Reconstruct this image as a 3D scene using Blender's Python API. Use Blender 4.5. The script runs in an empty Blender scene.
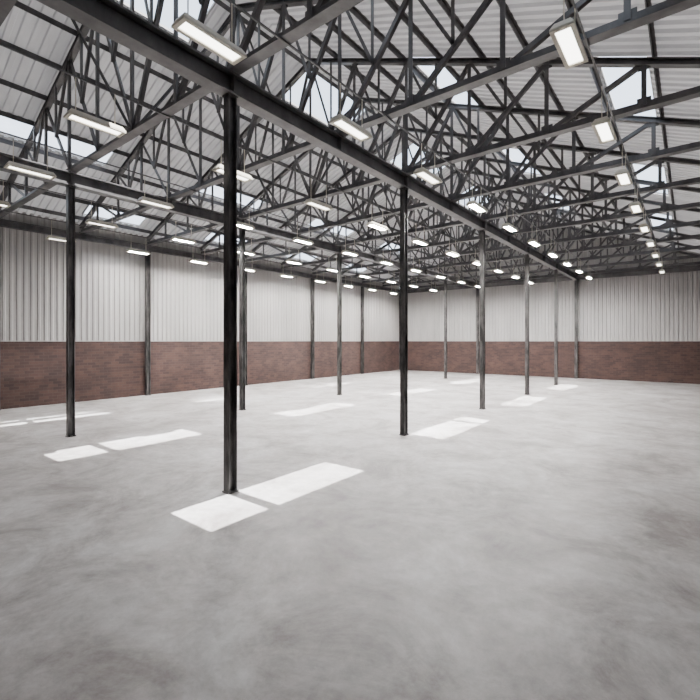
import bpy, bmesh, math, random
from mathutils import Vector, Matrix
random.seed(4)
D=bpy.data; S=bpy.context.scene
# ---------------------------------------------------------------- layout
XL,XR=-19.0,1.0; YB,YF=-3.2,31.0; XRIDGE=-9.0
HB=2.4; SL=0.4; ZR=11.1
ROWS=[-12.28,-5.76]; Y0=4.26; DY=5.32
TR=[Y0+DY/2*k for k in range(-2,11)]
COLY=[Y0+DY*k for k in range(-1,5)]
WCOLY=[Y0+DY*k for k in range(-1,6)]
K=0.53
def zr(x): return ZR-SL*abs(x-XRIDGE)

# ---------------------------------------------------------------- materials
def mat(name):
    m=D.materials.new(name); m.use_nodes=True
    nt=m.node_tree; b=nt.nodes['Principled BSDF']; return m,nt,b
def N(nt,t,**k):
    n=nt.nodes.new(t)
    for a,v in k.items(): setattr(n,a,v)
    return n
def ramp(nt,stops):
    r=N(nt,'ShaderNodeValToRGB'); e=r.color_ramp.elements
    while len(e)<len(stops): e.new(0.5)
    for i,(p,c) in enumerate(stops):
        e[i].position=p; e[i].color=(c[0],c[1],c[2],1)
    return r
def noise(nt,scale,detail=6,rough=.6,vec=None,dist=0):
    n=N(nt,'ShaderNodeTexNoise'); n.inputs['Scale'].default_value=scale
    n.inputs['Detail'].default_value=detail; n.inputs['Roughness'].default_value=rough
    n.inputs['Distortion'].default_value=dist
    if vec is not None: nt.links.new(vec,n.inputs['Vector'])
    return n
def mapping(nt,scale=(1,1,1)):
    g=N(nt,'ShaderNodeNewGeometry'); mp=N(nt,'ShaderNodeMapping')
    mp.inputs['Scale'].default_value=scale
    nt.links.new(g.outputs['Position'],mp.inputs['Vector']); return mp.outputs['Vector']

def simple_noise_mat(name,c1,c2,scale,rough=.6,metal=0,stretch=(1,1,1),lo=.35,hi=.65):
    m,nt,b=mat(name); v=mapping(nt,stretch); n=noise(nt,scale,vec=v)
    r=ramp(nt,[(lo,c1),(hi,c2)]); nt.links.new(n.outputs['Fac'],r.inputs['Fac'])
    nt.links.new(r.outputs['Color'],b.inputs['Base Color'])
    b.inputs['Roughness'].default_value=rough; b.inputs['Metallic'].default_value=metal
    return m
M_steel=simple_noise_mat('painted_steel',(.055,.052,.053),(.115,.110,.111),3,.4,.0,(1,1,.6))
M_col=simple_noise_mat('column_steel',(.026,.025,.025),(.17,.160,.155),2.2,.34,.25,(3,3,.8),.4,.75)
M_clad=simple_noise_mat('wall_cladding',(.38,.366,.354),(.47,.456,.443),.8,.55,0,(1,1,.25))
M_house=simple_noise_mat('lamp_housing',(.60,.56,.46),(.70,.65,.54),4,.4)
def roof_mat():
    m,nt,b=mat('roof_sheet'); v=mapping(nt,(.3,1.5,1)); n=noise(nt,1.2,vec=v)
    r=ramp(nt,[(.35,(.56,.552,.556)),(.65,(.72,.711,.715))]); nt.links.new(n.outputs['Fac'],r.inputs['Fac'])
    nt.links.new(r.outputs['Color'],b.inputs['Base Color']); b.inputs['Roughness'].default_value=.55
    tl=N(nt,'ShaderNodeBsdfTranslucent'); tl.inputs[0].default_value=(.8,.785,.79,1)
    mx=N(nt,'ShaderNodeMixShader'); mx.inputs[0].default_value=.021
    o=nt.nodes['Material Output']
    nt.links.new(b.outputs[0],mx.inputs[1]); nt.links.new(tl.outputs[0],mx.inputs[2]); nt.links.new(mx.outputs[0],o.inputs[0])
    return m
M_roof=roof_mat()

def brick_mat(name,axis):
    m,nt,b=mat(name); g=N(nt,'ShaderNodeNewGeometry'); s=N(nt,'ShaderNodeSeparateXYZ'); c=N(nt,'ShaderNodeCombineXYZ')
    nt.links.new(g.outputs['Position'],s.inputs[0])
    nt.links.new(s.outputs[axis],c.inputs[0]); nt.links.new(s.outputs[2],c.inputs[1])
    t=N(nt,'ShaderNodeTexBrick'); nt.links.new(c.outputs[0],t.inputs['Vector'])
    t.inputs['Scale'].default_value=1; t.inputs['Brick Width'].default_value=.30; t.inputs['Row Height'].default_value=.11
    t.inputs['Mortar Size'].default_value=.008; t.inputs['Mortar Smooth'].default_value=.4
    t.inputs['Color1'].default_value=(.080,.043,.035,1); t.inputs['Color2'].default_value=(.047,.027,.0235,1)
    t.inputs['Mortar'].default_value=(.076,.052,.046,1)
    n=noise(nt,1.3,6,.65,g.outputs['Position']); r=ramp(nt,[(.35,(.75,.75,.75)),(.7,(1.2,1.15,1.15))])
    nt.links.new(n.outputs['Fac'],r.inputs['Fac'])
    mx=N(nt,'ShaderNodeMix',data_type='RGBA',blend_type='MULTIPLY'); mx.inputs[0].default_value=1
    nt.links.new(t.outputs['Color'],mx.inputs[6]); nt.links.new(r.outputs['Color'],mx.inputs[7])
    nt.links.new(mx.outputs[2],b.inputs['Base Color']); b.inputs['Roughness'].default_value=.85
    bp=N(nt,'ShaderNodeBump'); bp.inputs['Strength'].default_value=.4; bp.inputs['Distance'].default_value=.01; bp.invert=True
    nt.links.new(t.outputs['Fac'],bp.inputs['Height']); nt.links.new(bp.outputs[0],b.inputs['Normal'])
    return m
M_brickY=brick_mat('brick_side',1); M_brickX=brick_mat('brick_end',0)

def floor_mat():
    m,nt,b=mat('power_floated_concrete'); v=mapping(nt)
    n1=noise(nt,.8,12,.72,v,.5); n2=noise(nt,4.5,10,.78,v,.3); n3=noise(nt,.3,4,.5,v,.2)
    r1=ramp(nt,[(.37,(.30,.275,.265)),(.47,(.43,.410,.400)),(.55,(.52,.507,.500)),(.66,(.63,.622,.617))])
    r2=ramp(nt,[(.32,(.74,.73,.73)),(.66,(1.13,1.13,1.13))])
    r3=ramp(nt,[(.35,(.84,.825,.82)),(.65,(1.06,1.06,1.06))])
    for a,c in ((n1,r1),(n2,r2),(n3,r3)): nt.links.new(a.outputs['Fac'],c.inputs['Fac'])
    mx=N(nt,'ShaderNodeMix',data_type='RGBA',blend_type='MULTIPLY'); mx.inputs[0].default_value=1
    my=N(nt,'ShaderNodeMix',data_type='RGBA',blend_type='MULTIPLY'); my.inputs[0].default_value=1
    nt.links.new(r1.outputs['Color'],mx.inputs[6]); nt.links.new(r2.outputs['Color'],mx.inputs[7])
    nt.links.new(mx.outputs[2],my.inputs[6]); nt.links.new(r3.outputs['Color'],my.inputs[7])
    nt.links.new(my.outputs[2],b.inputs['Base Color'])
    b.inputs['Specular IOR Level'].default_value=.35
    rr=N(nt,'ShaderNodeMapRange'); rr.inputs['To Min'].default_value=.34; rr.inputs['To Max'].default_value=.52
    nt.links.new(n2.outputs['Fac'],rr.inputs['Value']); nt.links.new(rr.outputs[0],b.inputs['Roughness'])
    return m
M_floor=floor_mat()
def skylight_mat(name,ft,col):
    m=D.materials.new(name); m.use_nodes=True; nt=m.node_tree; nt.nodes.clear()
    o=N(nt,'ShaderNodeOutputMaterial'); mx=N(nt,'ShaderNodeMixShader'); tr=N(nt,'ShaderNodeBsdfTransparent'); tl=N(nt,'ShaderNodeBsdfTranslucent')
    tr.inputs[0].default_value=(.97,.98,1,1)
    v=mapping(nt); n=noise(nt,3,5,.6,v); r=ramp(nt,[(.3,tuple(c*.85 for c in col)),(.7,col)])
    nt.links.new(n.outputs['Fac'],r.inputs['Fac']); nt.links.new(r.outputs['Color'],tl.inputs[0])
    mx.inputs[0].default_value=1-ft; nt.links.new(tr.outputs[0],mx.inputs[1]); nt.links.new(tl.outputs[0],mx.inputs[2]); nt.links.new(mx.outputs[0],o.inputs[0])
    return m
M_sky=skylight_mat('polycarbonate_clear',.8,(.34,.39,.46))
M_sky2=skylight_mat('polycarbonate_aged',.06,(.28,.31,.36))
def emis(name,col,s):
    m=D.materials.new(name); m.use_nodes=True; nt=m.node_tree; nt.nodes.clear()
    o=N(nt,'ShaderNodeOutputMaterial'); e=N(nt,'ShaderNodeEmission'); e.inputs[0].default_value=(*col,1); e.inputs[1].default_value=s
    nt.links.new(e.outputs[0],o.inputs[0]); return m
M_lens=emis('lamp_diffuser',(1,.965,.88),8)
M_lens2=emis('lamp_diffuser_bright',(1,.98,.955),580)

# ---------------------------------------------------------------- mesh helpers
def obj(name,bm,mats,loc=None,recalc=True):
    if recalc: bmesh.ops.recalc_face_normals(bm,faces=bm.faces)
    me=D.meshes.new(name); bm.to_mesh(me); bm.free()
    for m in mats: me.materials.append(m)
    o=D.objects.new(name,me); S.collection.objects.link(o)
    if loc: o.location=loc
    return o
def inst(name,me,loc):
    o=D.objects.new(name,me); S.collection.objects.link(o); o.location=loc; return o
def box(bm,a,b,mi=0):
    x0,y0,z0=a; x1,y1,z1=b
    v=[bm.verts.new(p) for p in [(x0,y0,z0),(x1,y0,z0),(x1,y1,z0),(x0,y1,z0),(x0,y0,z1),(x1,y0,z1),(x1,y1,z1),(x0,y1,z1)]]
    for f in [(0,3,2,1),(4,5,6,7),(0,1,5,4),(1,2,6,5),(2,3,7,6),(3,0,4,7)]:
        bm.faces.new([v[i] for i in f]).material_index=mi
def prof(bm,p0,p1,pts,side,mi=0):
    """extrude closed 2D profile (u along side, v along up) from p0 to p1"""
    p0=Vector(p0); p1=Vector(p1); d=(p1-p0).normalized(); s=Vector(side); s=(s-d*s.dot(d)).normalized(); u=s.cross(d)
    if u.z<0 or (abs(u.z)<1e-6 and u.x<0): u=-u
    A=[bm.verts.new(p0+s*a+u*b) for a,b in pts]; B=[bm.verts.new(p1+s*a+u*b) for a,b in pts]
    n=len(pts)
    for i in range(n):
        j=(i+1)%n; bm.faces.new((A[i],A[j],B[j],B[i])).material_index=mi
    bm.faces.new(A[::-1]).material_index=mi; bm.faces.new(B).material_index=mi
def I(w,h,tf=.018,tw=.012):
    a=w/2;b=h/2;t=tw/2
    return [(-a,-b),(a,-b),(a,-b+tf),(t,-b+tf),(t,b-tf),(a,b-tf),(a,b),(-a,b),(-a,b-tf),(-t,b-tf),(-t,-b+tf),(-a,-b+tf)]
def T(w,h,t=.018):
    a=w/2;c=t/2+.004
    return [(-a,-h/2),(a,-h/2),(a,-h/2+t),(c,-h/2+t),(c,h/2),(-c,h/2),(-c,-h/2+t),(-a,-h/2+t)]
def L(w,h,t=.012):
    return [(-w/2,-h/2),(w/2,-h/2),(w/2,-h/2+t),(-w/2+t,-h/2+t),(-w/2+t,h/2),(-w/2,h/2)]

# ---------------------------------------------------------------- floor
bm=bmesh.new(); box(bm,(XL-.3,YB-.3,-.2),(XR+.3,YF+.3,0)); obj('floor',bm,[M_floor])

# ---------------------------------------------------------------- walls
def corr(n_len,pitch,depth):
    out=[];t=0
    while t<n_len:
        for dt,dd in ((0,0),(.42,0),(.54,depth),(.88,depth)):
            x=t+dt*pitch
            if x<n_len: out.append((x,dd))
        t+=pitch
    out.append((n_len,0)); return out
def clad(bm,origin,dirv,inn,length,z0,ztop,mi):
    pr=corr(length,.21,.03); prev=None
    for t,d in pr:
        p=Vector(origin)+Vector(dirv)*t+Vector(inn)*d
        zt=ztop(p.x)
        a=bm.verts.new((p.x,p.y,z0)); b=bm.verts.new((p.x,p.y,zt))
        if prev: bm.faces.new((prev[0],a,b,prev[1])).material_index=mi
        prev=(a,b)
def side_wall(name,x,inn,full=False):
    bm=bmesh.new(); xo=x-inn*.28; hb=6.2 if full else HB
    box(bm,(min(x,xo),YB,0),(max(x,xo),YF,hb),0)
    clad(bm,(x-inn*.05,YB,0),(0,1,0),(inn,0,0),YF-YB,hb,lambda q:zr(x)-.02,1)
    box(bm,(min(x-inn*.14,xo),YB,hb),(max(x-inn*.14,xo),YF,zr(x)-.05),1)
    obj(name,bm,[M_brickY,M_clad])
side_wall('wall_left',XL,1); side_wall('wall_right',XR,-1,True)  # right wall is unseen; its brick is raised high to cut bounce light
def end_wall(name,y,inn,full=False):
    bm=bmesh.new(); yo=y-inn*.28
    hb=6.2 if full else HB
    box(bm,(XL,min(y,yo),0),(XR,max(y,yo),hb),0)
    clad(bm,(XL,y-inn*.05,0),(1,0,0),(0,inn,0),XR-XL,hb,lambda q:zr(q)-.03,1)
    ys=y-inn*.14
    for ya in (ys,yo):
        v=[bm.verts.new(p) for p in [(XL,ya,hb),(XR,ya,hb),(XR,ya,zr(XR)-.03),(XRIDGE,ya,ZR-.03),(XL,ya,zr(XL)-.03)]]
        bm.faces.new(v).material_index=1
    obj(name,bm,[M_brickX,M_clad])
end_wall('wall_far',YF,-1); end_wall('wall_back',YB,1,True)  # back wall, out of view, gets tall dark brick to dim the foreground

bm=bmesh.new(); box(bm,(XL,YB,HB-.02),(XL+.03,YF,HB+.02)); obj('trim_1',bm,[M_clad])
bm=bmesh.new(); box(bm,(XL+.03,YF-.03,HB-.02),(XR,YF,HB+.02)); obj('trim_2',bm,[M_clad])

# ---------------------------------------------------------------- skylight positions
YS=[(3.2,6.5),(9.75,13.0),(16.35,19.6),(22.9,26.2)]
YS2=[(1.5,3.7),(6.8,9.0),(12.1,14.3),(17.4,19.6),(22.7,24.9)]
def solveR(px): return (px+K*(ZR+SL*XRIDGE))/(1+K*SL)
def solveL(px): return (px+K*(ZR-SL*XRIDGE))/(1-K*SL)
holes=[]
for a,b in ((-5.75,-4.72),(-10.95,-9.86)):
    holes.append((solveR(a),solveR(b),0))
holes.append((solveL(-16.15),solveL(-15.15),0))
holes.append((-15.7,-14.9,1)); holes.append((-18.45,-17.7,2))
# ---------------------------------------------------------------- roof sheeting (ceiling)
bm=bmesh.new()
PI=.24; RD=.065
def strip(x0,x1,y0,y1):
    prev=None
    k0=math.floor(y0/PI); pts=[]
    k=k0
    while k*PI<y1+PI:
        for dt,dd in ((0,0),(.42,0),(.5,RD),(.92,RD)):
            y=(k+dt)*PI
            if y0<=y<=y1: pts.append((y,dd))
        k+=1
    if pts[0][0]>y0+1e-4: pts.insert(0,(y0,pts[0][1]))
    if pts[-1][0]<y1-1e-4: pts.append((y1,pts[-1][1]))
    for y,d in pts:
        a=bm.verts.new((x0,y,zr(x0)-d)); b=bm.verts.new((x1,y,zr(x1)-d))
        if prev: bm.faces.new((prev[0],a,b,prev[1]))
        prev=(a,b)
hx=sorted(holes)
x=XL-.3; ya,yb=YB-.3,YF+.3
segs=[]
for a,b,kd in hx: segs.append((x,a,None)); segs.append((a,b,kd)); x=b
segs.append((x,XR+.3,None))
for a,b,h in segs:
    if h is None:
        if a<XRIDGE<b: strip(a,XRIDGE,ya,yb); strip(XRIDGE,b,ya,yb)
        else: strip(a,b,ya,yb)
    else:
        y=ya
        for c,d in (YS2 if h==2 else YS): strip(a,b,y,c); y=d
        strip(a,b,y,yb)
obj('ceiling',bm,[M_roof],recalc=False)
for a,b,kind in holes:
    for c,d in (YS2 if kind==2 else YS):
        bm=bmesh.new()
        v=[bm.verts.new(p) for p in [(a,c,zr(a)),(b,c,zr(b)),(b,d,zr(b)),(a,d,zr(a))]]
        bm.faces.new(v)
        for q in (a,b): prof(bm,(q,c,zr(q)-.02),(q,d,zr(q)-.02),[(-.02,-.03),(.02,-.03),(.02,.03),(-.02,.03)],(1,0,0),1)
        for q in (c,d): prof(bm,(a,q,zr(a)-.02),(b,q,zr(b)-.02),[(-.02,-.03),(.02,-.03),(.02,.03),(-.02,.03)],(0,1,0),1)
        obj('skylight',bm,[M_sky2 if kind else M_sky,M_clad])

# ---------------------------------------------------------------- purlins
bm=bmesh.new()
PX=[]
c2=(holes[1][0]+holes[1][1])/2; c1=(holes[0][0]+holes[0][1])/2; sp=(c1-c2)/4
q=c2-sp/2
while q-sp>XRIDGE+.1: q-=sp
while q<XR-.1: PX.append(q); q+=sp
PX+=[XRIDGE-.28,holes[2][0]-.06,-11.75,-12.8,-13.85,-14.84,-15.8,-16.75,-17.6,-18.55]
for q in PX:
    sg=1 if q>XRIDGE else -1
    z=zr(q)-.14
    prof(bm,(q,YB,z),(q,YF-.02,z),[(-.035,-.07),(-.025,-.07),(-.025,.062),(.035,.062),(.035,.07),(-.035,.07)] if sg>0 else [(.035,-.07),(.025,-.07),(.025,.062),(-.035,.062),(-.035,.07),(.035,.07)],(1,0,0))
obj('roof_purlins',bm,[M_steel])

# ---------------------------------------------------------------- trusses
ZB=6.71
def truss_mesh():
    bm=bmesh.new()
    off=.265
    zt=lambda x: zr(x)-off
    x0,x1=XL+.12,XR-.12
    prof(bm,(x0,0,ZB),(x1,0,ZB),T(.19,.15,.022),(0,1,0))
    for a in (x0,x1):
        prof(bm,(a,0,zt(a)),(XRIDGE,0,zt(XRIDGE)),I(.14,.12,.02,.03),(0,1,0))
    n=12; w=(XR-XL)/n; xs=[XL+w*i for i in range(n+1)]
    web=L(.085,.085,.016); web2=L(.065,.065,.014)
    for i in range(1,n):
        x=xs[i]; prof(bm,(x,0,ZB),(x,0,zt(x)),web,(0,1,0))
    for i in range(n):
        a,b=xs[i],xs[i+1]
        if i==0: a=x0
        if i==n-1: b=x1
        m=(a+b)/2
        if i<n//2:
            if i>0: prof(bm,(a,.03,zt(a)),(b,.03,ZB),web,(0,1,0))
            if i>=2:
                zm=(zt(a)+ZB)/2; prof(bm,(m,-.03,zt(m)),(m,-.03,zm),web2,(0,1,0))
                prof(bm,(b,-.03,zt(b)),(m,-.03,zm),web2,(0,1,0))
        else:
            if i<n-1: prof(bm,(b,.03,zt(b)),(a,.03,ZB),web,(0,1,0))
            if i<=n-3:
                zm=(zt(b)+ZB)/2; prof(bm,(m,-.03,zt(m)),(m,-.03,zm),web2,(0,1,0))
                prof(bm,(a,-.03,zt(a)),(m,-.03,zm),web2,(0,1,0))
    for x in xs[1:-1]:
        box(bm,(x-.11,-.008,ZB-.05),(x+.11,.008,ZB+.15))
        z=zt(x); box(bm,(x-.10,-.008,z-.14),(x+.10,.008,z+.03))
    return obj('roof_truss',bm,[M_steel])
o=truss_mesh(); tm=o.data; o.location.y=TR[0]
for y in TR[1:]:
    inst('roof_truss',tm,(0,min(y,YF-.25),0))

bm=bmesh.new()
for i in range(len(TR)-1):
    a,b=TR[i],min(TR[i+1],YF-.25); xx=XRIDGE
    if i%2==0: prof(bm,(xx,a+.05,ZB+.05),(xx,b-.05,ZR-.4),L(.06,.06,.014),(1,0,0))
    else: prof(bm,(xx,a+.05,ZR-.4),(xx,b-.05,ZB+.05),L(.06,.06,.014),(1,0,0))
obj('ridge_bracing',bm,[M_steel])

# ---------------------------------------------------------------- girders
GZ=6.46
for x in ROWS:
    bm=bmesh.new(); prof(bm,(x,YB+.05,GZ),(x,YF-.25,GZ),I(.24,.34,.028,.02),(1,0,0))
    for y in TR:
        y=min(y,YF-.3)
        for s in (-1,1): box(bm,(x+s*.012 if s>0 else x-.11,y-.008,GZ-.14),(x+.11 if s>0 else x-.012,y+.008,GZ+.14))
    obj('steel_girder',bm,[M_steel])
for x in (XL+.13,XR-.13):
    bm=bmesh.new(); prof(bm,(x,YB,GZ+.05),(x,YF,GZ+.05),I(.18,.24,.022,.016),(1,0,0)); obj('eaves_beam',bm,[M_steel])
bm=bmesh.new(); prof(bm,(XL+.3,YF-.12,GZ),(XR-.3,YF-.12,GZ),I(.16,.3,.022,.016),(0,1,0)); obj('gable_beam',bm,[M_steel])

# ---------------------------------------------------------------- columns
def col_mesh(name,h,w,d):
    bm=bmesh.new()
    pts=I(w,d,.02,.014)
    A=[bm.verts.new((a,b,.02)) for a,b in pts]; B=[bm.verts.new((a,b,h)) for a,b in pts]
    for i in range(12):
        j=(i+1)%12; bm.faces.new((A[i],A[j],B[j],B[i]))
    bm.faces.new(A[::-1]); bm.faces.new(B)
    box(bm,(-w*.62,-d*.62,0),(w*.62,d*.62,.022))
    box(bm,(-w*.6,-d*.6,h-.02),(w*.6,d*.6,h))
    for sx in (-1,1):
        for sy in (-1,1):
            bmesh.ops.create_cone(bm,cap_ends=True,segments=6,radius1=.014,radius2=.014,depth=.03,matrix=Matrix.Translation((sx*w*.56,sy*d*.3,.035)))
    return obj(name,bm,[M_col])
o=col_mesh('steel_column',GZ-.172,.14,.155); cm=o.data; first=True
for x in ROWS:
    for y in COLY:
        if first: o.location=(x,y,0); first=False
        else: inst('steel_column',cm,(x,y,0))
o=col_mesh('wall_column',GZ-.075,.16,.18); wm=o.data; first=True
for x in (XL+.13,XR-.13):
    for y in WCOLY:
        y=min(y,YF-.15)
        if first: o.location=(x,y,0); first=False
        else: inst('wall_column',wm,(x,y,0))
for x in ROWS:
    o=inst('wall_column',wm,(x,YF-.15,0)); o.scale.z=(GZ-.175)/(GZ-.075)

# ---------------------------------------------------------------- lights
LX=[-17.5,-14.2,-10.95,-7.72,-4.5,-1.15]; LY=[3.05+2.73*k for k in range(0,10)]
LZ=5.98
def light_mesh(lens):
    bm=bmesh.new(); l=.43
    w0,w1=.13,.085; e0,e1=l,l-.04; z0,z1=0,.075
    v=[bm.verts.new(p) for p in [(-w0,-e0,z0),(w0,-e0,z0),(w0,e0,z0),(-w0,e0,z0),(-w1,-e1,z1),(w1,-e1,z1),(w1,e1,z1),(-w1,e1,z1)]]
    for f in [(4,5,6,7),(0,1,5,4),(1,2,6,5),(2,3,7,6),(3,0,4,7)]: bm.faces.new([v[i] for i in f])
    for a,b in (((-.13,-l,-.03),(-.085,l,0)),((.085,-l,-.03),(.13,l,0)),((-.085,-l,-.03),(.085,-l+.05,0)),((-.085,l-.05,-.03),(.085,l,0))): box(bm,a,b)
    box(bm,(-.083,-l+.052,-.012),(.083,l-.052,0),1)
    for y in (-.3,.3): box(bm,(-.006,y-.006,.07),(.006,y+.006,6.61-LZ))
    return obj('ceiling_light',bm,[M_house,lens])
oA=light_mesh(M_lens); oB=light_mesh(M_lens2); fa=fb=True
for x in LX:
    for y in LY:
        if y<6 or x>-3 or (x>-9 and y<9):
            if fa: oA.location=(x,y,LZ); fa=False
            else: inst('ceiling_light',oA.data,(x,y,LZ))
        else:
            if fb: oB.location=(x,y,LZ); fb=False
            else: inst('ceiling_light',oB.data,(x,y,LZ))
for x in LX:
    bm=bmesh.new(); box(bm,(x-.012,1.6,6.608),(x+.012,YF-.3,6.634)); obj('lighting_rail',bm,[M_steel])

# ---------------------------------------------------------------- sun + sky
su=D.lights.new('sun','SUN'); su.energy=42; su.angle=math.radians(.25); su.color=(1,.985,.96)
so=D.objects.new('sun',su); S.collection.objects.link(so)
so.rotation_euler=Vector((-K,0,-1)).to_track_quat('-Z','Y').to_euler(); so.location=(10,10,25)
w=D.worlds.new('sky'); S.world=w; w.use_nodes=True
bg=w.node_tree.nodes['Background']; bg.inputs[0].default_value=(.70,.79,.91,1); bg.inputs[1].default_value=3.0

# ---------------------------------------------------------------- camera
c=D.cameras.new('camera'); co=D.objects.new('camera',c); S.collection.objects.link(co)
c.sensor_width=36; c.lens=36*434/700; c.shift_y=-9/700; c.clip_start=.05; c.clip_end=200
co.location=(0,0,2.4); co.rotation_euler=(math.radians(90),0,math.radians(38.1)); S.camera=co
